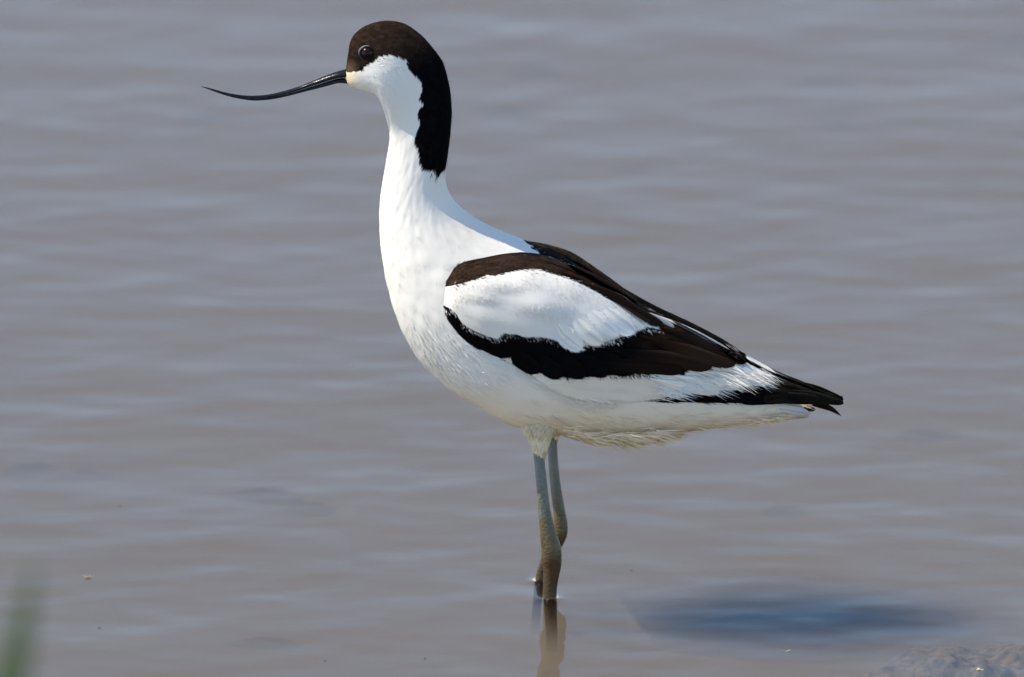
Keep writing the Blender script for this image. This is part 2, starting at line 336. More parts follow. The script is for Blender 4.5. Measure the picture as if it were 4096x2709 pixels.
# bill: upper and lower mandible
UPc = Z(750, 200, 3.387, [(183, 493), (300, 518), (400, 545), (500, 572), (600, 592), (750, 614), (900, 619), (1100, 603), (1300, 557), (1500, 497), (1620, 450), (1740, 402), (1850, 357), (1950, 318), (2050, 284), (2180, 250)])
LOc = Z(750, 200, 3.387, [(183, 499), (300, 540), (400, 577), (500, 610), (600, 638), (750, 668), (900, 684), (1100, 673), (1300, 638), (1500, 588), (1620, 556), (1740, 527), (1850, 497), (1950, 470), (2050, 445), (2180, 452)])
U = catmull(UPc, 140); Lo = catmull(LOc, 140)
tt = np.linspace(0, 1, 140)[:, None]
MID = U + (Lo - U) * (0.50 + 0.06 * tt)
hwb = np.interp(tt[:, 0], [0, 0.3, 0.7, 1], [0.00025, 0.0013, 0.0022, 0.0040])
def mandible(name, A, B, w_, top):
    C = (A + B) / 2; a = P(A[:, 0], A[:, 1]); b = P(B[:, 0], B[:, 1]); m = 28
    ph = np.linspace(0, 2 * np.pi, m, endpoint=False); rows = []
    for k in range(len(A)):
        c3 = (a[k] + b[k]) / 2; r = (a[k] - b[k]) / 2; row = []
        for p_ in ph:
            cs, sn = math.cos(p_), math.sin(p_)
            yy = abs(sn)**0.75 * (1 if sn > 0 else -1)
            # flatten towards the seam
            cc = max(cs, -0.85) if top else min(cs, 0.85)
            taper = (1 - 0.25 * max(cs, 0)) if top else (1 - 0.35 * max(-cs, 0))
            row.append(c3 + r * cc * 1.06 + np.array([0, -1, 0]) * w_[k] * yy * taper)
        rows.append(row)
    Vb = np.array(rows); n_ = len(A)
    F = grid_faces(n_, m).tolist() + [list(range(m))[::-1], [(n_ - 1) * m + i for i in range(m)]]
    return make(name, Vb.reshape(-1, 3) - BL, F, M_BILL, parent=bird)
mandible("upper_mandible", U, MID - (Lo - U) * 0.02, hwb, True)
mandible("lower_mandible", MID + (Lo - U) * 0.02, Lo, hwb * 0.93, False)

# eyes
M_EYE, ent, eb = mat("eye")
eb.inputs['Roughness'].default_value = 0.25; eb.inputs['Coat Weight'].default_value = 0.1; eb.inputs['Coat Roughness'].default_value = 0.02; eb.inputs['Specular IOR Level'].default_value = 0.15
ea = N(ent, 'ShaderNodeAttribute', attribute_name='Col'); ent.links.new(ea.outputs['Color'], eb.inputs['Base Color'])
M_LID = simple("eyelid_skin", (0.06, 0.055, 0.055), 0.4)
M_LIDW = simple("pale_eyelid", (0.22, 0.21, 0.20), 0.5)
eu, ev = 1340 + 598 / 4.612, 60 + 712 / 4.612
o_ = Vector(CAM); dd = Vector(ray(eu, ev)).normalized()
hit = np.array(body_bvh.ray_cast(o_, dd)[0])
for sgn in (-1, 1):
    r = 0.0040; c = np.array([hit[0], sgn * (abs(hit[1]) - 0.0016), hit[2]]); vs = []; cs_ = []
    n1, n2 = 40, 40
    for i in range(n1):
        th = math.pi * i / (n1 - 1)
        for j in range(n2):
            ph = 2 * math.pi * j / n2
            v_ = np.array([math.sin(th) * math.cos(ph), sgn * math.cos(th), math.sin(th) * math.sin(ph)])
            vs.append(c + v_ * r - BL)
            cs_.append((0.002, 0.002, 0.003) if th < 0.42 else (0.012, 0.003, 0.002))
    e = make("eye", vs, grid_faces(n1, n2), M_EYE, np.array(cs_), None, bird)
    # eyelid ring, pale at the upper front and the lower rear
    def arc(name, a0, a1, rad, rr, m_, lift):
        vs = []; n_ = 40; mm = 8
        for i in range(n_):
            a = math.radians(a0 + (a1 - a0) * i / (n_ - 1)); rw = rr * math.sin(math.pi * (i + 0.4) / n_)**0.5
            ce = c + np.array([math.cos(a) * rad * 1.06, sgn * lift, math.sin(a) * rad])
            for j in range(mm):
                b_ = 2 * math.pi * j / mm
                vs.append(ce + rw * (np.array([math.cos(a), 0, math.sin(a)]) * math.cos(b_) + np.array([0, sgn, 0]) * math.sin(b_)) - BL)
        return make(name, vs, grid_faces(n_, mm), m_, parent=e)
    arc("eyelid", 0, 360, 0.0040, 0.0005, simple("dark_eyelid", (0.012, 0.010, 0.010), 0.5), 0.0017)
    arc("eyelid", 75, 185, 0.0046, 0.00036, M_LIDW, 0.0019)
    arc("eyelid", 235, 345, 0.0048, 0.00035, M_LID, 0.0016)

# wings
WS = [ # bottom u,v, top u,v, y bottom, y mid, y top (mm)
 (1772,1225,1784,1125,-27,-29,-26),(1800,1292,1835,1058,-36,-38,-28),(1870,1368,1940,1030,-41,-43,-20),(1985,1428,2050,1012,-43,-46,-12),(2100,1478,2165,1020,-44,-47,-9),(2190,1545,2285,1064,-43,-46,-14),
 (2300,1592,2400,1125,-41,-44,-14),(2430,1600,2520,1193,-38,-40,-12),(2560,1604,2640,1258,-34,-35,-9),(2700,1609,2760,1315,-29,-29,-7),(2850,1612,2880,1383,-23,-23,-6),(3000,1613,3000,1459,-18,-17,-5),
 (3120,1613,3110,1513,-14,-13,-4),(3220,1613,3200,1543,-9,-8,-3),(3310,1614,3290,1578,-6,-6,-2.5),(3374,1615,3366,1602,-4,-4,-2)]
NW, NM = 240, 110
W = catmull(WS, NW); tm = np.linspace(0, 1, NM)
uv = W[:, None, 0:2] * (1 - tm)[None, :, None] + W[:, None, 2:4] * tm[None, :, None]
yb, ym, yt = W[:, 4:5], W[:, 5:6], W[:, 6:7]
tuck = np.interp(np.arange(NW) / NW, [0, 0.12, 0.55, 0.75], [0, 1, 1, 0])[:, None]; yb = yb + 4.5 * tuck; ym = ym - 1.2 * tuck
tb = tm[None, :]
# belly of the folded wing: full over the lower two thirds, rolling over towards the back
yy = np.where(tb < 0.4, yb + (ym - yb) * (1 - (1 - tb / 0.4)**2), yt + (ym - yt) * np.sqrt(np.clip(1 - ((tb - 0.4) / 0.6)**2.3, 0, 1))) / 1000
Vw = P(uv[..., 0], uv[..., 1], yy)
# sit just proud of the body
edge = np.minimum(np.minimum(tb, 1 - tb) * 14, 1) * np.minimum(np.linspace(0, 1, NW)[:, None] * 16, 1)
flw = Vw.reshape(-1, 3); eg = edge.ravel()
for i in range(len(flw)):
    d = Vector(flw[i] - CAM); L = d.length; h = body_bvh.ray_cast(o_, d.normalized())
    if h[0] is not None:
        need = 0.0004 + 0.0022 * eg[i]
        if h[3] - need < L: flw[i] = CAM + np.array(d.normalized()) * (h[3] - need)
Vw = flw.reshape(NW, NM, 3)
# smooth the step in depth
for _ in range(6):
    Vw[1:-1, 1:-1] = (Vw[1:-1, 1:-1] * 2 + Vw[:-2, 1:-1] + Vw[2:, 1:-1]) / 4
    Vw[1:-1, 1:-1] = (Vw[1:-1, 1:-1] * 2 + Vw[1:-1, :-2] + Vw[1:-1, 2:]) / 4
clw = vnoise(np.stack([(np.linspace(0, 14, NW)[:, None] + 0 * tb).ravel(), (tb * 7 + 0 * W[:, :1]).ravel(), np.full(NW * NM, 3.3)], 1)).reshape(NW, NM) - 0.5
Vw[..., 1] -= clw * 0.0030 * edge
def vane(bag, pts, w0, y0, y1, col, tipcol=None, edgecol=None, n=40, m=9, camber=0.0006, side=-1, lift=0.0, round_tip=True, t0=0.55):
    """one flight feather: a cambered vane along picture points, y in metres from root to tip"""
    c = catmull(pts, n); t = np.linspace(0, 1, n); y = y0 + (y1 - y0) * t
    tan = norm(np.gradient(c, axis=0)); nor = np.stack([-tan[:, 1], tan[:, 0]], 1)
    prof = np.clip(0.12 + 2.0 * t, 0, 1) * (np.sqrt(np.clip(1 - ((t - 0.72) / 0.28).clip(0, 1)**2, 0, 1)) if round_tip else (1 - t**3))
    rows = []; cols = []
    for j in range(m):
        f = j / (m - 1) * 2 - 1
        px = c + nor * (f * w0 / 2 * prof)[:, None]
        yj = y - camber * (1 - f * f) - lift
        rows.append(P(px[:, 0], px[:, 1], yj))
        cc = np.tile(col, (n, 1))
        if tipcol is not None: cc = cc + (tipcol - cc) * np.clip((t - t0) / 0.3, 0, 1)[:, None]
        if edgecol is not None and (f < -0.75): cc = np.tile(edgecol, (n, 1)) * np.clip(t * 3 - 0.8, 0, 1)[:, None] + cc * (1 - np.clip(t * 3 - 0.8, 0, 1)[:, None])
        cols.append(cc * (0.8 + 0.4 * rng.random()))
    Vv = np.array(rows).transpose(1, 0, 2); Cc = np.array(cols).transpose(1, 0, 2).reshape(-1, 3)
    nrmv = np.zeros_like(Vv); a, b, n_ = grid_normals(Vv, False); n_ = n_ * np.where(n_[..., 1:2] > 0, -1, 1)
    front = Vv.reshape(-1, 3); back = front + np.array([0, 0.0004, 0])
    k = len(front); F = grid_faces(n, m, False); Fb = F[:, ::-1] + k
    rim = []
    for i in range(n - 1):
        rim.append([i * m, (i + 1) * m, (i + 1) * m + k, i * m + k]); rim.append([i * m + m - 1 + k, (i + 1) * m + m - 1 + k, (i + 1) * m + m - 1, i * m + m - 1])
    for j in range(m - 1): rim.append([(n - 1) * m + j, (n - 1) * m + j + 1, (n - 1) * m + j + 1 + k, (n - 1) * m + j + k])
    bag.add(np.vstack([front, back]) - BL, F.tolist() + Fb.tolist() + rim, np.vstack([Cc, Cc]), np.vstack([n_.reshape(-1, 3), -n_.reshape(-1, 3)]))
PRIM = [([(2760,1600),(2950,1600),(3110,1594),(3190,1588)], 46, -0.0165, -0.0080), ([(2800,1592),(3000,1590),(3180,1594),(3290,1602)], 46, -0.0150, -0.0058),
        ([(2800,1578),(3000,1575),(3200,1585),(3345,1608)], 48, -0.0125, -0.0045), ([(2850,1566),(3050,1562),(3230,1582),(3376,1615)], 42, -0.0075, -0.0030)]
for side in (-1, 1):
    bg_ = Bag(); vv = Vw.copy()
    du, dv, nw = grid_normals(vv, False); nw = nw * np.where(nw[..., 1:2].mean() > 0, -1, 1)
    fr = vv.reshape(-1, 3); nf = nw.reshape(-1, 3); back = fr - nf * 0.0008 * edge.ravel()[:, None] - nf * 0.0001
    F = grid_faces(NW, NM, False); k = len(fr); rim = []
    for i in range(NW - 1):
        rim.append([i * NM, (i + 1) * NM, (i + 1) * NM + k, i * NM + k]); rim.append([i * NM + NM - 1 + k, (i + 1) * NM + NM - 1 + k, (i + 1) * NM + NM - 1, i * NM + NM - 1])
    for j in range(NM - 1):
        a = (NW - 1) * NM + j; rim.append([a, a + 1, a + 1 + k, a + k]); rim.append([j + k, j + 1 + k, j + 1, j])
    q = PR(fr); col = wing_colour(q, fr)
    if side == 1: ed_ = inside(EDGE, q); col[ed_] = BLACK
    wbvh = BVHTree.FromPolygons(fr.tolist(), F.tolist())
    bg_.add(np.vstack([fr, back]) - BL, F.tolist() + (F[:, ::-1] + k).tolist() + rim, np.vstack([col, np.tile(BLACK, (len(col), 1))]), np.vstack([nf, -nf]))
    # barbs
    def wing_barbs(n, length, width, down, mask=None, **kw):
        p, d, nr, s, a = sample(vv, False, n); nr = nr * np.where(nr[:, 1:2] > 0, -1, 1); q = PR(p)
        if mask is not None:
            k = mask(q); p, d, nr, q, s = p[k], d[k], nr[k], q[k], s[k]
        cr = norm(np.cross(nr, d)); cr = cr * np.where(cr[:, 2:3] > 0, -1, 1)
        d = norm(d + cr * down)
        cw_ = wing_colour(q + rng.normal(0, 4, q.shape), p)
        if side == 1: cw_[inside(EDGE, q) | ((q[:, 0] > 2550) & (q[:, 1] < 1390))] = BLACK
        col = cw_ * rng.uniform(0.9, 1.06, (len(p), 1))
        dk = col[:, 1] < 0.2; col[dk] *= rng.uniform(0.5, 1.8, (dk.sum(), 1))
        barbs(bg_, p - BL, d, nr, col, length, width, **kw)
    wing_barbs(34000, 0.0042, 0.00036, 0.7, lambda q: (q[:, 0] < 2700) & ~inside(SCAP, q), tilt=0.03, jit=0.16, nmix=0.08, sink=0.0002)
    wing_barbs(9000, 0.0062, 0.00036, 0.25, lambda q: (rng.random(len(q)) < (q[:, 0] - 2350) / 330) & (q[:, 0] < 3060), tilt=0.03, jit=0.1, nmix=0.10, sink=0.0002)
    wing_barbs(16000, 0.0045, 0.00045, 0.0, lambda q: inside(SCAP, q), tilt=0.08, jit=0.2, nmix=0.25)
    # long loose barbs of the secondaries over the flight feathers
    if side == -1:
        n = 420; t = rng.random(n); u0 = 2620 + 420 * t + rng.normal(0, 20, n); v0 = 1560 - 75 * t + rng.normal(0, 16, n)
        i = np.clip(((u0 - 1770) / (3374 - 1770) * NW).astype(int), 0, NW - 1)
        y0 = np.interp(u0, [2300, 2600, 2850, 3000, 3110], [-0.043, -0.034, -0.0255, -0.020, -0.0165])
        p = P(u0, v0, y0 - 0.0012); d = norm(np.stack([np.ones(n), np.full(n, 0.33), -0.30 - 0.12 * rng.random(n) - 0.25 * t], 1))
        k = inside(SECOND, np.stack([u0, v0], 1))
        p, d, n = p[k], d[k], int(k.sum())
        barbs(bg_, p - BL, d, np.tile([0.15, -0.95, 0.25], (n, 1)), np.tile(WHITE, (n, 1)), 0.016, 0.00032, tilt=0.02, jit=0.07, nmix=0.3, curl=0.05)
    if side == -1:                        # flank feathers lapping over the lower edge of the folded wing
        for pts, n, dr, ln_, sp in (([(1772,1235),(1795,1290),(1832,1350),(1895,1388),(1960,1408),(2060,1462),(2110,1484),(2168,1518),(2230,1560)], 1500, (1, 0.30), 0.0062, 4), ([(1850,1370),(1985,1440),(2100,1490),(2190,1555),(2300,1600),(2430,1606)], 2200, (1, 0.22), 0.0075, 9)):
            c = catmull(pts, 200); i = rng.integers(0, 200, n); uv_ = c[i] + rng.normal(0, sp, (n, 2)) + np.array([-12, 8]); ps = []
            for a in uv_:
                dr_ = Vector(ray(*a)).normalized(); hs = [h for h in (body_bvh.ray_cast(o_, dr_), wbvh.ray_cast(o_, dr_)) if h[0] is not None]
                ps.append(np.array(min(hs, key=lambda h: h[3])[0]) if hs else P(a[0], a[1], -0.035))
            ps = np.array(ps); d = norm(np.tile([dr[0], -0.10, -dr[1]], (n, 1)) + rng.normal(0, 0.16, (n, 3)) * [1, 0.3, 1])
            cl = body_colour(uv_, ps) * rng.uniform(0.93, 1.04, (n, 1))
            barbs(bg_, ps + [0, -0.0002, 0] - BL, d, np.tile(norm(np.array([-0.1, -0.95, 0.15])), (n, 1)), cl, ln_, 0.00036, tilt=0.03, jit=0.08, nmix=0.10)
    wing = bg_.build("wing", bird)
    for pts, w0, y0, y1 in PRIM:
        fb = Bag(); vane(fb, pts, w0, y0 - 0.0015, y1 - 0.001, np.array([0.0045, 0.004, 0.004]), np.array([0.011, 0.009, 0.007]), edgecol=np.array([0.035, 0.028, 0.022]))
        fo = fb.build("flight_feather", wing)
        if side == 1:
            for v_ in fo.data.vertices: v_.co.y = -v_.co.y
            fo.data.flip_normals(); fo.data.normals_split_custom_set_from_vertices([(n_[0], -n_[1], n_[2]) for n_ in norm(np.vstack(fb.n)).tolist()])
    # long scapular with a pale fringe, tertials
    if side == 1: LAY = []
    else: LAY = [ # picture points, width, colour, tip, edge, lift, tip shape
        ([(2600,1515),(2740,1550),(2880,1570)], 40, WHITE*0.97, None, None),
        ([(2680,1500),(2820,1530),(2960,1552)], 38, WHITE, None, None), ([(2760,1480),(2900,1508),(3020,1535)], 34, WHITE*0.98, None, None),
        ([(2330,1440),(2480,1460),(2650,1470),(2735,1480)], 60, BLACK*1.2, np.array([0.014,0.008,0.006]), None), ([(2420,1390),(2580,1425),(2760,1450),(2850,1466)], 66, BLACK*1.3, np.array([0.022,0.012,0.008]), np.array([0.035,0.021,0.014])),
        ([(2560,1345),(2700,1390),(2850,1436),(2945,1454)], 60, np.array([0.010,0.006,0.004]), np.array([0.032,0.017,0.010]), np.array([0.05,0.03,0.019])), ([(2640,1312),(2780,1360),(2900,1415),(2985,1452)], 44, np.array([0.006,0.005,0.004]), np.array([0.012,0.008,0.007]), np.array([0.035,0.022,0.015])),
        ([(2600,1252),(2740,1308),(2880,1382),(2960,1440)], 15, np.array([0.60,0.56,0.52]), None, None),
        ([(2180,1040),(2320,1085),(2470,1165),(2560,1232)], 32, np.array([0.024,0.015,0.010]), None, np.array([0.045,0.03,0.021])), ([(2240,1085),(2370,1130),(2500,1215),(2600,1290)], 28, np.array([0.020,0.012,0.008]), None, np.array([0.04,0.025,0.017]))]
    wbvh = BVHTree.FromPolygons(fr.tolist(), F.tolist())
    COV = []
    if side == -1:
        low = [(1835,1318),(1900,1352),(1975,1368),(2050,1345),(2120,1342),(2195,1362),(2265,1382),(2335,1382),(2405,1365),(2475,1342),(2540,1318)]
        for row in range(1):
            for k_, (tx, ty) in enumerate(low):
                tx_, ty_ = tx - 22 * row + rng.normal(0, 6), ty - 62 * row + rng.normal(0, 6) + (6 if row == 0 else 0)
                if k_ < 7: continue
                sl_ = 1 + 0.12 * k_
                COV.append(([(tx_ - 62 * sl_, ty_ - 120), (tx_ - 40 * sl_, ty_ - 60), (tx_, ty_)], 74, WHITE * (0.97 + 0.02 * rng.random()), None, None, row * 12 + (11 - k_)))
        for k_, (tx, ty) in enumerate([(2160,1484),(2250,1503),(2340,1504),(2430,1498),(2520,1492)]):
            COV.append(([(tx - 130, ty - 95), (tx - 75, ty - 45), (tx, ty)], 70, BLACK, BLACK * 1.3, np.array([0.006, 0.005, 0.0045]), -4 - k_))
    LAY = [l + (None,) for l in LAY] + COV
    for li, (pts, w0, cc, tc, ec, order) in enumerate(LAY):
        fb = Bag(); vane(fb, pts, w0, -0.03, -0.03, cc, tc, ec, camber=0.0, n=50, m=11, t0=0.2)
        vv_ = fb.v[0] + BL; kk = len(vv_) // 2; prev = -0.03
        for i in range(kk):
            h = wbvh.ray_cast(o_, Vector(vv_[i] - CAM).normalized())
            f_ = (i % 11) / 10 * 2 - 1; t_ = (i // 11) / 49
            if h[0] is not None: prev = h[0].y
            y_ = (prev - 0.0006 - 0.0004 * (1 - f_ * f_) - 0.0008 * t_ - 0.0001 * li) if order is None else (prev + 0.0003 - (0.0006 + 0.00045 * t_ + 0.0002 * (1 - f_ * f_) + 0.00003 * (order + 12)) * min(1, t_ * 1.7) ** 1.5)
            d_ = ray(*PR(vv_[i:i+1])[0]); vv_[i] = CAM + d_ * (y_ - CAM[1]) / d_[1]; vv_[i + kk] = vv_[i] + np.array([0, 0.0003, 0])
        g_ = vv_[:kk].reshape(50, 11, 3); a, b, n_ = grid_normals(g_, False); n_ = (n_ * np.where(n_[..., 1:2] > 0, -1, 1)).reshape(-1, 3)
        if order is not None:                # covert feathers lie close: shade them like the wing beneath
            hn_ = [wbvh.ray_cast(o_, Vector(x - CAM).normalized())[1] for x in vv_[:kk]]
            hn_ = np.array([n_[i] if h is None else (np.array(h) if h.y < 0 else -np.array(h)) for i, h in enumerate(hn_)]); n_ = norm(hn_ * 0.8 + n_ * 0.2)
        fb.v[0] = vv_ - BL; fb.n[0] = np.vstack([n_, -n_])
        if order is not None:
            p, d, nr, s_, a_ = sample(g_, False, 420); nr = nr * np.where(nr[:, 1:2] > 0, -1, 1)
            sd = norm(np.cross(nr, d)); d = norm(d + sd * (a_ - 0.5)[:, None] * 1.0 * np.sign(np.sum(sd * (g_[25, 10] - g_[25, 0]), -1, keepdims=True)))
            barbs(fb, p - BL, d, nr, np.tile(cc, (len(p), 1)) * rng.uniform(0.9, 1.08, (len(p), 1)), 0.0026, 0.0003, tilt=0.02, jit=0.1, nmix=0.10, sink=0.0001)
            fb.build("covert_feather", wing)
        else: fb.build("wing_feather", wing)
    extra = [] if side == 1 else [([(2360,1135),(2460,1185),(2570,1262),(2700,1310)], 40, -0.0200, -0.0290, np.array([0.62,0.58,0.55]), None),
             ([(2330,1128),(2440,1178),(2560,1258),(2658,1306)], 44, -0.0215, -0.0310, np.array([0.024,0.014,0.0095]), np.array([0.05,0.03,0.02]))]
    for pts, w0, y0, y1, cc, ec in extra:
        fb = Bag()
        yr = []
        for pp in (pts[0], pts[-1]):
            h = BVHTree.FromPolygons(fr.tolist(), F.tolist()).ray_cast(o_, Vector(ray(*pp)).normalized())
            yr.append(h[0].y if h[0] is not None else y0)
        vane(fb, pts, w0, yr[0] - 0.0012, yr[1] - (0.0022 if ec is not None else 0.0012), cc, None, ec)
        fo = fb.build("scapular_feather", wing)
        if side == 1:
            for v_ in fo.data.vertices: v_.co.y = -v_.co.y
            fo.data.flip_normals(); fo.data.normals_split_custom_set_from_vertices([(n_[0], -n_[1], n_[2]) for n_ in norm(np.vstack(fb.n)).tolist()])
    if side == 1:
        me = wing.data; co = np.empty(len(me.vertices) * 3); me.vertices.foreach_get('co', co); co = co.reshape(-1, 3); co[:, 1] *= -1
        uu = PR(co + BL)[:, 0]; co[:, 2] += np.interp(uu, [1800, 2050, 2280, 2500, 2700, 2900, 3050], [-0.006, -0.0055, -0.0045, -0.0072, -0.0045, -0.001, 0])
        me.vertices.foreach_set('co', co.ravel()); me.flip_normals()
        nv = norm(np.vstack(bg_.n)); nv[:, 1] *= -1; me.normals_split_custom_set_from_vertices(nv.tolist())
# far primary tips showing under the near ones, and the tail
tb_ = Bag()
GREY = np.array([0.48, 0.44, 0.40])
vane(tb_, [(2900,1620),(3050,1628),(3170,1642),(3240,1656)], 36, -0.009, -0.008, np.array([0.62,0.58,0.52]), GREY)
tail = tb_.build("tail", bird)
for pts, w0, y0, y1, c0, c1 in [([(2900,1636),(3050,1644),(3160,1656),(3235,1666)], 30, 0.0, 0.0, WHITE*0.85, GREY), ([(2880,1622),(3040,1630),(3150,1644),(3235,1655)], 46, 0.009, 0.009, WHITE*0.8, GREY*0.6),
                                ([(2880,1615),(3060,1618),(3180,1628),(3262,1640)], 30, -0.002, -0.001, GREY*0.4, np.array([0.03,0.025,0.02]))]:
    fb = Bag(); vane(fb, pts, w0, y0, y1, c0, c1); fb.build("tail_feather", tail)
fb = Bag(); vane(fb, [(3150,1606),(3260,1616),(3320,1634),(3366,1665)], 30, 0.001, 0.002, np.array([0.010,0.007,0.006]), np.array([0.02,0.011,0.007]), round_tip=False, camber=0.0003); fb.build("flight_feather", tail)

# legs
def tube(name, pts, material, parent, m=26, n=150, wrinkle=()):
    """pts: (u, v, y mm, half width px, depth factor)"""
    c = catmull(pts, n); ce = P(c[:, 0], c[:, 1], c[:, 2] / 1000); r = c[:, 3] * K
    ph = np.linspace(0, 2 * np.pi, m, endpoint=False); tan = norm(np.gradient(ce, axis=0))
    sx = norm(np.cross(np.array([0, 1, 0]), tan)); sy = norm(np.cross(tan, sx))
    rr = r[:, None] * np.ones(m)
    for v0, v1, a_ in wrinkle:
        k = (c[:, 1] > v0) & (c[:, 1] < v1); wv = np.sin(c[:, 1] * 0.62)[:, None] * 0.5 + np.sin(c[:, 1:2] * 0.41 + 2 * np.cos(ph)[None, :]) * 0.5
        rr = rr + np.where(k[:, None], a_ * K * wv, 0)
    Vt = ce[:, None] + sx[:, None] * (rr * np.cos(ph))[..., None] + sy[:, None] * (rr * c[:, 4:5] * np.sin(ph))[..., None]
    F = grid_faces(n, m).tolist() + [list(range(m))[::-1], [(n - 1) * m + i for i in range(m)]]
    return make(name, Vt.reshape(-1, 3) - BL, F, material, parent=parent), Vt
WATER_Z = 0.0; MUD_Z = -0.032
near, _ = tube("leg", [(2140,1700,-17,22,0.9),(2150,1790,-17,21,0.9),(2157,1840,-17,21,0.9),(2166,1930,-17,22,0.85),(2175,2020,-17,24,0.85),(2185,2090,-17,29,0.85),(2195,2150,-17,35,0.85),(2205,2195,-17,40,0.9),(2206,2235,-17,41,0.9),(2208,2265,-17,37,0.85),(2204,2310,-17,31,0.85),(2200,2355,-17,28,0.85),(2200,2395,-17,27,0.85),(2202,2440,-17,26,0.85),(2205,2500,-17,24,0.85),(2209,2640,-17,24,0.9)], M_LEG, bird, wrinkle=[(2130,2290,0.6)])
far, _ = tube("leg", [(2205,1700,17,26,0.9),(2208,1760,17,21,0.9),(2212,1840,17,20,0.9),(2222,1940,17,21,0.9),(2236,2040,17,24,0.9),(2242,2095,17,28,0.9),(2238,2140,17,30,0.9),(2215,2190,17,27,0.9),(2190,2230,17,23,0.9),(2172,2270,17,20,0.85),(2164,2300,17,20,0.85),(2158,2330,17,19,0.85),(2150,2400,17,18,0.85),(2136,2568,17,19,0.9)], M_LEG, bird, wrinkle=[(2060,2180,0.9)])
# feathered thighs
for leg, pts, y in ((near, [(2185,1655,56),(2168,1695,72),(2160,1755,48),(2160,1800,32),(2160,1826,23)], -17), (far, [(2220,1650,60),(2216,1700,44),(2212,1735,28),(2212,1755,22)], 17)):
    tb2 = Bag(); c = catmull([(a, b, y, r_, 0.8) for a, b, r_ in pts], 60)
    ce = P(c[:, 0], c[:, 1], c[:, 2] / 1000); r = c[:, 3] * K; m = 60; ph = np.linspace(0, 2 * np.pi, m, endpoint=False)
    Vt = ce[:, None] + (r[:, None] * np.cos(ph))[..., None] * np.array([1, 0, 0]) + (0.75 * r[:, None] * np.sin(ph))[..., None] * np.array([0, -1, 0])
    du, dv, nt_ = grid_normals(Vt, True); nt_ = nt_ * np.sign(np.sum(nt_ * (Vt - ce[:, None]), -1).mean())
    col = WHITE * np.array([1.0, 0.90, 0.70])  # carries the belly's painted bounce warmth
    tb2.add(Vt.reshape(-1, 3) - BL, grid_faces(60, m), np.tile(col, (60 * m, 1)), nt_.reshape(-1, 3))
    p, d, nr, s, a = sample(Vt, True, 2600); nr = nr * np.sign(np.sum(nr * (p - ce[np.clip((s * 59).astype(int), 0, 59)]), -1, keepdims=True))
    barbs(tb2, p - BL, d, nr, np.tile(col, (len(p), 1)) * rng.uniform(0.6, 1.05, (len(p), 1)), 0.0055, 0.0004, tilt=0.06, jit=0.12, nmix=0.25)
    tb2.build("thigh", leg)
# webbed feet on the mud
for leg, (u, v, y) in ((near, (2209, 2620, -17)), (far, (2136, 2550, 17))):
    base = P(u, v, y / 1000); base[2] = MUD_Z - 0.0035; vs = []; fs = []
    tips = [base + np.array([-0.030 * math.cos(a), 0.030 * math.sin(a), -0.0015]) for a in (-0.62, 0.0, 0.62)]
    def seg(p0, p1, r0, r1):
        k = len(vs); m = 8; d = norm(p1 - p0); s1 = norm(np.cross(d, [0, 0, 1])); s2 = np.cross(s1, d)
        for t_ in np.linspace(0, 1, 8):
            c_ = p0 + (p1 - p0) * t_; rr = r0 + (r1 - r0) * t_ + 0.0004 * math.sin(t_ * 18)
            for j in range(m):
                b_ = 2 * math.pi * j / m; vs.append(c_ + rr * (s1 * math.cos(b_) + s2 * math.sin(b_)) - BL)
        fs.extend((grid_faces(8, m) + k).tolist())
        fs.append([k + 56 + i for i in range(8)])
    for t_ in tips: seg(base, t_, 0.0024, 0.0011)
    for a, b in ((0, 1), (1, 2)):
        k = len(vs); mid = (tips[a] * 0.36 + tips[b] * 0.36 + base * 0.28)
        A_, B2 = base + (tips[a] - base) * 0.8, base + (tips[b] - base) * 0.8
        for dz in (0.0003, -0.0003):
            for pt in (base, A_, mid, B2): vs.append(pt + np.array([0, 0, dz]) - BL)
        fs += [[k, k + 1, k + 2, k + 3], [k + 7, k + 6, k + 5, k + 4], [k + 1, k + 5, k + 6, k + 2], [k + 2, k + 6, k + 7, k + 3]]
    make("foot", vs, fs, M_LEG, parent=leg)

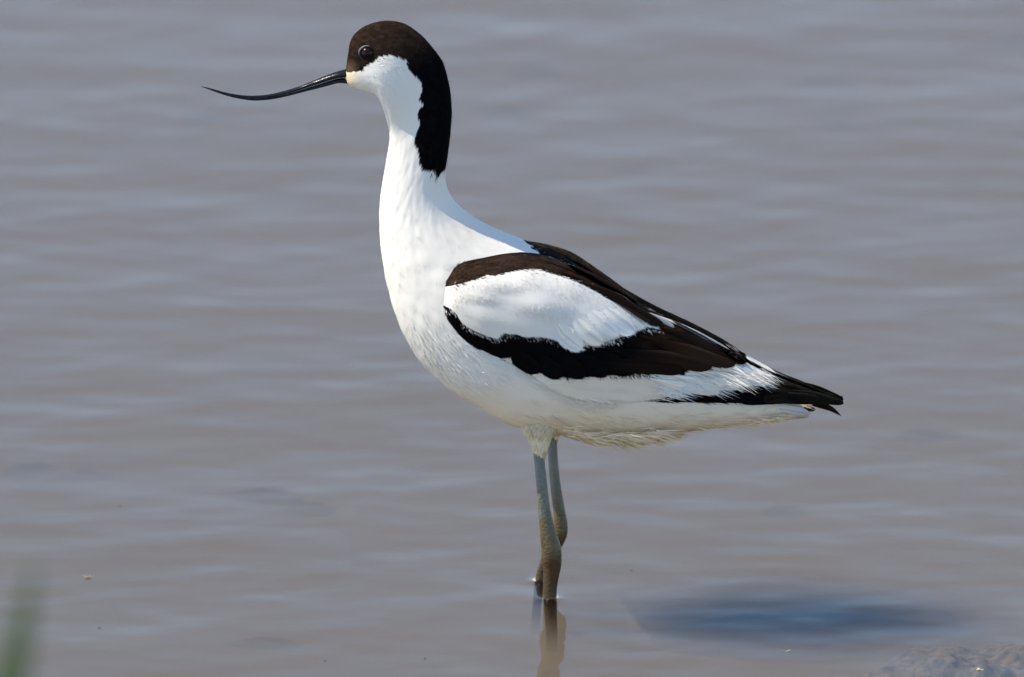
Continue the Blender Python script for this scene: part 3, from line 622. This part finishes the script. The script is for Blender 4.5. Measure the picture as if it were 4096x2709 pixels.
# ------------------------------------------------------------------ mud bottom, water
def mud_material():
    m, nt, b = mat("silt")
    g = N(nt, 'ShaderNodeNewGeometry'); mp = N(nt, 'ShaderNodeMapping'); mp.inputs['Scale'].default_value = (0.55, 1.0, 1)
    nt.links.new(g.outputs['Position'], mp.inputs[0])
    n1 = N(nt, 'ShaderNodeTexNoise'); n1.inputs['Scale'].default_value = 9; n1.inputs['Detail'].default_value = 3; n1.inputs['Distortion'].default_value = 0.6
    n2 = N(nt, 'ShaderNodeTexNoise'); n2.inputs['Scale'].default_value = 26; n2.inputs['Detail'].default_value = 6
    for n in (n1, n2): nt.links.new(mp.outputs[0], n.inputs['Vector'])
    r1 = N(nt, 'ShaderNodeValToRGB'); e = r1.color_ramp.elements
    e[0].position = 0.27; e[0].color = (0.075, 0.085, 0.075, 1); e[1].position = 0.36; e[1].color = (0.14, 0.112, 0.075, 1)
    k = e.new(0.7); k.color = (0.16, 0.125, 0.08, 1)
    nt.links.new(n1.outputs[0], r1.inputs[0])
    r2 = N(nt, 'ShaderNodeMapRange'); r2.inputs['From Min'].default_value = 0.3; r2.inputs['From Max'].default_value = 0.7; r2.inputs['To Min'].default_value = 0.88; r2.inputs['To Max'].default_value = 1.1
    nt.links.new(n2.outputs[0], r2.inputs[0])
    mu = N(nt, 'ShaderNodeMix', data_type='RGBA', blend_type='MULTIPLY'); mu.inputs['Factor'].default_value = 1
    nt.links.new(r1.outputs[0], mu.inputs['A']); nt.links.new(r2.outputs[0], mu.inputs['B'])
    nt.links.new(mu.outputs['Result'], b.inputs['Base Color'])
    b.inputs['Roughness'].default_value = 0.9; b.inputs['Specular IOR Level'].default_value = 0.05
    b.inputs['Subsurface Weight'].default_value = 0.0; b.inputs['Subsurface Radius'].default_value = (1, 0.8, 0.55); b.inputs['Subsurface Scale'].default_value = 0.04
    return m
M_MUD = mud_material()
def water_material():
    m = bpy.data.materials.new("water"); m.use_nodes = True; nt = m.node_tree; nt.nodes.clear()
    g = N(nt, 'ShaderNodeNewGeometry')
    def noise(scale, sx, sy, rot, detail, dist=0.0):
        mp = N(nt, 'ShaderNodeMapping'); mp.inputs['Scale'].default_value = (sx, sy, 1); mp.inputs['Rotation'].default_value = (0, 0, math.radians(rot))
        n = N(nt, 'ShaderNodeTexNoise'); n.inputs['Scale'].default_value = scale; n.inputs['Detail'].default_value = detail; n.inputs['Roughness'].default_value = 0.45; n.inputs['Distortion'].default_value = dist
        nt.links.new(g.outputs['Position'], mp.inputs[0]); nt.links.new(mp.outputs[0], n.inputs['Vector']); return n.outputs[0]
    def math_(op, a, b=None, c=None):
        n = N(nt, 'ShaderNodeMath', operation=op)
        for i, x in enumerate((a, b, c)):
            if x is None: continue
            if isinstance(x, (int, float)): n.inputs[i].default_value = x
            else: nt.links.new(x, n.inputs[i])
        return n.outputs[0]
    h = math_('MULTIPLY', noise(1, 14, 21, 5, 0.6), 0.0018)
    h = math_('MULTIPLY_ADD', noise(1, 26, 43, -12, 0.5), 0.0007, h)
    h = math_('MULTIPLY_ADD', noise(1, 4, 7, 14, 0.5), 0.0035, h)
    # meniscus where the legs pierce the surface
    for (u, v) in ((2200, 2395), (2158, 2325)):
        p = G(u, v, 0.0); vm = N(nt, 'ShaderNodeVectorMath', operation='DISTANCE'); nt.links.new(g.outputs['Position'], vm.inputs[0]); vm.inputs[1].default_value = tuple(p)
        e = math_('POWER', 2.718, math_('MULTIPLY', vm.outputs['Value'], -1 / 0.0028))
        h = math_('MULTIPLY_ADD', e, 0.0040, h)
    bp = N(nt, 'ShaderNodeBump'); bp.inputs['Distance'].default_value = 1.0; bp.inputs['Strength'].default_value = 1.0
    nt.links.new(h, bp.inputs['Height'])
    fr = N(nt, 'ShaderNodeFresnel'); fr.inputs['IOR'].default_value = 1.35; nt.links.new(bp.outputs[0], fr.inputs['Normal'])
    gl = N(nt, 'ShaderNodeBsdfGlossy'); gl.inputs['Roughness'].default_value = 0.02; nt.links.new(bp.outputs[0], gl.inputs['Normal'])
    tr = N(nt, 'ShaderNodeBsdfTransparent'); tr.inputs[0].default_value = (0.93, 0.91, 0.86, 1)
    mx = N(nt, 'ShaderNodeMixShader'); nt.links.new(fr.outputs[0], mx.inputs[0]); nt.links.new(tr.outputs[0], mx.inputs[1]); nt.links.new(gl.outputs[0], mx.inputs[2])
    o = N(nt, 'ShaderNodeOutputMaterial'); nt.links.new(mx.outputs[0], o.inputs[0])
    return m
def silt_material(dens):
    m = bpy.data.materials.new("suspended_silt"); m.use_nodes = True; nt = m.node_tree; nt.nodes.clear()
    o = N(nt, 'ShaderNodeOutputMaterial')
    pv = N(nt, 'ShaderNodeVolumePrincipled'); pv.inputs['Density'].default_value = dens; pv.inputs['Color'].default_value = (0.665, 0.605, 0.56, 1); pv.inputs['Anisotropy'].default_value = 0.0
    nt.links.new(pv.outputs[0], o.inputs['Volume']); return m
def sheet(name, z, material, R=400):
    # finer cells close to the bird
    xs = np.concatenate([-np.geomspace(R, 1, 9), np.linspace(-0.8, 0.8, 17), np.geomspace(1, R, 9)])
    n = len(xs); X, Y = np.meshgrid(xs, xs, indexing='ij'); Vs = np.stack([X, Y, np.full_like(X, z)], -1).reshape(-1, 3)
    i = np.arange(n - 1)[:, None]; j = np.arange(n - 1)[None, :]
    F = np.stack([i * n + j, (i + 1) * n + j, (i + 1) * n + j + 1, i * n + j + 1], -1).reshape(-1, 4)
    return tag(make(name, Vs, F, material), kind='structure')
sheet("mud_bottom", MUD_Z, M_MUD)
def slab(name, z1, z0, R, material, kind):
    v = [(-R, -R, z1), (R, -R, z1), (R, R, z1), (-R, R, z1), (-R, -R, z0), (R, -R, z0), (R, R, z0), (-R, R, z0)]
    f = [(0, 1, 2, 3), (7, 6, 5, 4), (0, 4, 5, 1), (1, 5, 6, 2), (2, 6, 7, 3), (3, 7, 4, 0)]
    return tag(make(name, v, f, material, smooth=False), kind=kind)
slab("water", 0.0, -0.08, 390.0, water_material(), 'structure')
# silt hanging in the lower water: clearer in the top centimetre, murky below, round the mud bed
for z_, d_ in ((-0.003, 3.0), (-0.008, 4.0), (-0.012, 4.0), (-0.017, 6.0), (-0.021, 14.0)):
    slab("suspended_silt", z_, -0.07 + z_ * 0.1, 389.0 + z_ * 50, silt_material(d_), 'stuff')

# silt-covered stone under the surface at the lower right
def stone(name, u, v, rx, ry, h, label, seed):
    c = G(u, v, MUD_Z); n, m = 60, 110; vs = []
    rr = np.linspace(0, 1, n)[:, None]; ph = np.linspace(0, 2 * np.pi, m, endpoint=False)[None, :]
    X = rr * np.cos(ph) * rx; Y = rr * np.sin(ph) * ry
    outl = 1 + 0.22 * (vnoise(np.stack([2 * np.cos(ph[0]) + 5, 2 * np.sin(ph[0]) + 5, np.full(m, seed)], 1)) - 0.5)
    X = X * outl; Y = Y * outl
    pp = np.stack([X.ravel() * 45, Y.ravel() * 45, np.full(n * m, seed)], 1)
    Zh = (h * np.clip(1 - rr**2.6, 0, 1) * (0.62 + 0.6 * vnoise(pp).reshape(n, m)) + 0.0045 * (vnoise(pp * 3.7).reshape(n, m) - 0.5) * (1 - rr**6) + 0.0008 * (vnoise(pp * 12).reshape(n, m) - 0.5) * (1 - rr**6)) - 0.001 * rr
    Vs = np.stack([X + c[0], Y + c[1], Zh + MUD_Z], -1).reshape(-1, 3); base = Vs.copy(); base[:, 2] = MUD_Z - 0.006
    F = grid_faces(n, m)[:, ::-1]; k = n * m
    rim = [[(n - 1) * m + i, (n - 1) * m + (i + 1) % m, (n - 1) * m + (i + 1) % m + k, (n - 1) * m + i + k] for i in range(m)]
    ms, nt, b = mat("silty_stone"); g = N(nt, 'ShaderNodeNewGeometry'); nz = N(nt, 'ShaderNodeTexNoise'); nz.inputs['Scale'].default_value = 160; nz.inputs['Detail'].default_value = 6
    nt.links.new(g.outputs['Position'], nz.inputs['Vector']); r1 = N(nt, 'ShaderNodeValToRGB'); e = r1.color_ramp.elements
    e[0].position = 0.36; e[0].color = (0.05, 0.055, 0.052, 1); e[1].position = 0.66; e[1].color = (0.145, 0.12, 0.10, 1)
    nt.links.new(nz.outputs[0], r1.inputs[0]); nt.links.new(r1.outputs[0], b.inputs['Base Color']); b.inputs['Roughness'].default_value = 0.9
    bp = N(nt, 'ShaderNodeBump'); bp.inputs['Distance'].default_value = 0.0015; nt.links.new(nz.outputs[0], bp.inputs['Height']); nt.links.new(bp.outputs[0], b.inputs['Normal'])
    o = make(name, np.vstack([Vs, base]), F.tolist() + F[:, ::-1].__add__(k).tolist() + rim, ms)
    return tag(o, label, "rock")
stone("rock", 3930, 2800, 0.086, 0.085, 0.0245, "silt-covered brown rock just under the water at the lower right", 3.0)

# low dark shapes added on the bed to give the water faint bluish patches
def mounds():
    vs, fs = [], []
    for (u, v, rx, ry, h) in ((120, 1835, 0.016, 0.03, 0.014), (330, 1862, 0.026, 0.018, 0.012), (1060, 1938, 0.024, 0.022, 0.014), (1240, 1990, 0.018, 0.022, 0.013), (3290, 290, 0.028, 0.025, 0.015), (3370, 468, 0.020, 0.02, 0.013), (2150, 245, 0.024, 0.025, 0.013), (830, 432, 0.022, 0.022, 0.013),
                             (4080, 140, 0.022, 0.03, 0.015), (1050, 2520, 0.03, 0.02, 0.008), (2030, 412, 0.020, 0.020, 0.012), (3150, 1995, 0.020, 0.018, 0.011), (3700, 1700, 0.022, 0.02, 0.010), (2560, 640, 0.018, 0.018, 0.010)):
        c = G(u, v, -0.024); n, m = 18, 40; rr = np.linspace(0, 1, n)[:, None]; ph = np.linspace(0, 2 * np.pi, m, endpoint=False)[None, :]
        o_l = 0.7 + 0.6 * vnoise(np.stack([1.5 * np.cos(ph[0]) + u, 1.5 * np.sin(ph[0]) + v, np.full(m, 2.0)], 1))
        h = h * 0.42; X = rr * np.cos(ph) * rx * 1.15 * o_l; Y = rr * np.sin(ph) * ry * 0.75 * o_l
        Zh = h * (1 - rr**2)**2 * (0.8 + 0.4 * vnoise(np.stack([X.ravel() * 150 + u, Y.ravel() * 150, np.full(n * m, 1.0)], 1)).reshape(n, m)) - 0.0008
        k = len(vs) * 0 + sum(len(a) for a in vs); vs.append(np.stack([X + c[0], Y + c[1], Zh + MUD_Z], -1).reshape(-1, 3)); fs += (grid_faces(n, m)[:, ::-1] + k).tolist()
    return tag(make("added_mounds", np.vstack(vs), fs, simple("dark_mound", (0.012, 0.020, 0.018), 0.9, 0.05)), kind='stuff')
mounds()

# blurred leaf in the near foreground
def leaf():
    D = 4.9
    def at(u, v):
        d = ray(u, v); return CAM + d * (D / (d @ FWD))
    top = at(142, 2255); lo = at(38, 2709); d = (lo - top); d = d / abs(d[2])
    root = top + d * (top[2] - MUD_Z); n, m = 60, 9; vs = []
    for i in range(n):
        t = i / (n - 1); c = top + (root - top) * t; c = c + np.array([0.02 * t * t, -0.0, 0]) * 0
        wdt = 0.019 * min(1, (t * 5.0)**0.8) * (1 - 0.2 * t) + 0.0002
        for j in range(m):
            f = j / (m - 1) * 2 - 1; vs.append(c + np.array([f * wdt, -0.003 * (1 - f * f) * min(1, t * 5), 0]))
    F = grid_faces(n, m, False).tolist(); k = n * m; vs2 = [v + np.array([0, 0.0006, 0]) for v in vs]
    F += [[a + k for a in f[::-1]] for f in F]
    ml, nt, b = mat("reed_leaf"); g = N(nt, 'ShaderNodeNewGeometry'); mp = N(nt, 'ShaderNodeMapping'); mp.inputs['Scale'].default_value = (900, 900, 14)
    nz = N(nt, 'ShaderNodeTexNoise'); nz.inputs['Scale'].default_value = 1; nt.links.new(g.outputs['Position'], mp.inputs[0]); nt.links.new(mp.outputs[0], nz.inputs['Vector'])
    r1 = N(nt, 'ShaderNodeValToRGB'); e = r1.color_ramp.elements; e[0].position = 0.3; e[0].color = (0.040, 0.064, 0.017, 1); e[1].position = 0.7; e[1].color = (0.075, 0.100, 0.027, 1)
    nt.links.new(nz.outputs[0], r1.inputs[0]); nt.links.new(r1.outputs[0], b.inputs['Base Color']); b.inputs['Roughness'].default_value = 0.5
    return tag(make("reed_leaf", vs + vs2, F, ml), "blurred green reed leaf in the near foreground at the lower left", "plant")
leaf()

# small floating scraps
def scrap(name, u, v, L, Wd, rot, col, label, cat, group=None):
    c = G(u, v, 0.0); n = 14; vs = []
    for i in range(n):
        t = i / (n - 1); w_ = Wd * math.sin(math.pi * min(max(t, 0.03), 0.97))**0.7
        for a in range(8):
            b_ = 2 * math.pi * a / 8
            x = (t - 0.5) * L; y = w_ * math.cos(b_); z = 0.0003 + w_ * 0.35 * math.sin(b_) + 0.0004 * math.sin(t * 7 + u)
            vs.append(np.array([c[0] + x * math.cos(rot) - y * math.sin(rot), c[1] + x * math.sin(rot) + y * math.cos(rot), z]))
    F = grid_faces(n, 8).tolist() + [list(range(8))[::-1], [(n - 1) * 8 + i for i in range(8)]]
    return tag(make(name, vs, F, simple(name + "_mat", col, 0.6)), label, cat, group)
fly = scrap("floating_feather", 353, 2312, 0.0055, 0.0013, 0.9, (0.20, 0.17, 0.14), "tiny pale downy scrap floating right of the blurred reed leaf", "feather")
b2 = Bag(); c = G(353, 2312, 0.0); n = 26
a = rng.random(n) * 6.28; barbs(b2, np.tile(c, (n, 1)) + [0, 0, 0.0006], np.stack([np.cos(a), np.sin(a) * 1.0, 0.25 * rng.random(n)], 1), np.tile([0, -0.4, 0.9], (n, 1)), np.tile([0.24, 0.20, 0.16], (n, 1)), 0.0042, 0.0003)
b2.build("down", fly)
scrap("floating_seed", 397, 2513, 0.0017, 0.0007, 0.1, (0.02, 0.022, 0.03), "dark seed floating below the pale downy scrap", "seed")
scrap("floating_seed", 1700, 2637, 0.0022, 0.0006, 0.2, (0.02, 0.022, 0.035), "dark seed floating near the bottom edge, left of the leg reflection", "seed")
scrap("floating_seed", 1300, 2646, 0.0014, 0.0005, 0.4, (0.03, 0.02, 0.02), "smallest dark seed floating near the bottom edge, well left of the legs", "seed")
scrap("floating_seed", 2526, 2284, 0.0017, 0.0006, 0.0, (0.03, 0.03, 0.045), "dark seed floating to the right of the bird's wet legs", "seed")
scrap("floating_seed", 480, 2028, 0.0020, 0.0006, 0.0, (0.05, 0.055, 0.08), "faint dark seed floating farthest back, on the left", "seed")
scrap("floating_stalk", 3150, 2605, 0.0056, 0.0005, 0.05, (0.30, 0.25, 0.2), "thin pale stalk floating in the bird's shadow", "stalk")
scrap("floating_bubble", 3920, 2680, 0.004, 0.0012, 0.1, (0.55, 0.45, 0.33), "pale wet scrap at the surface above the sunken rock", "debris")
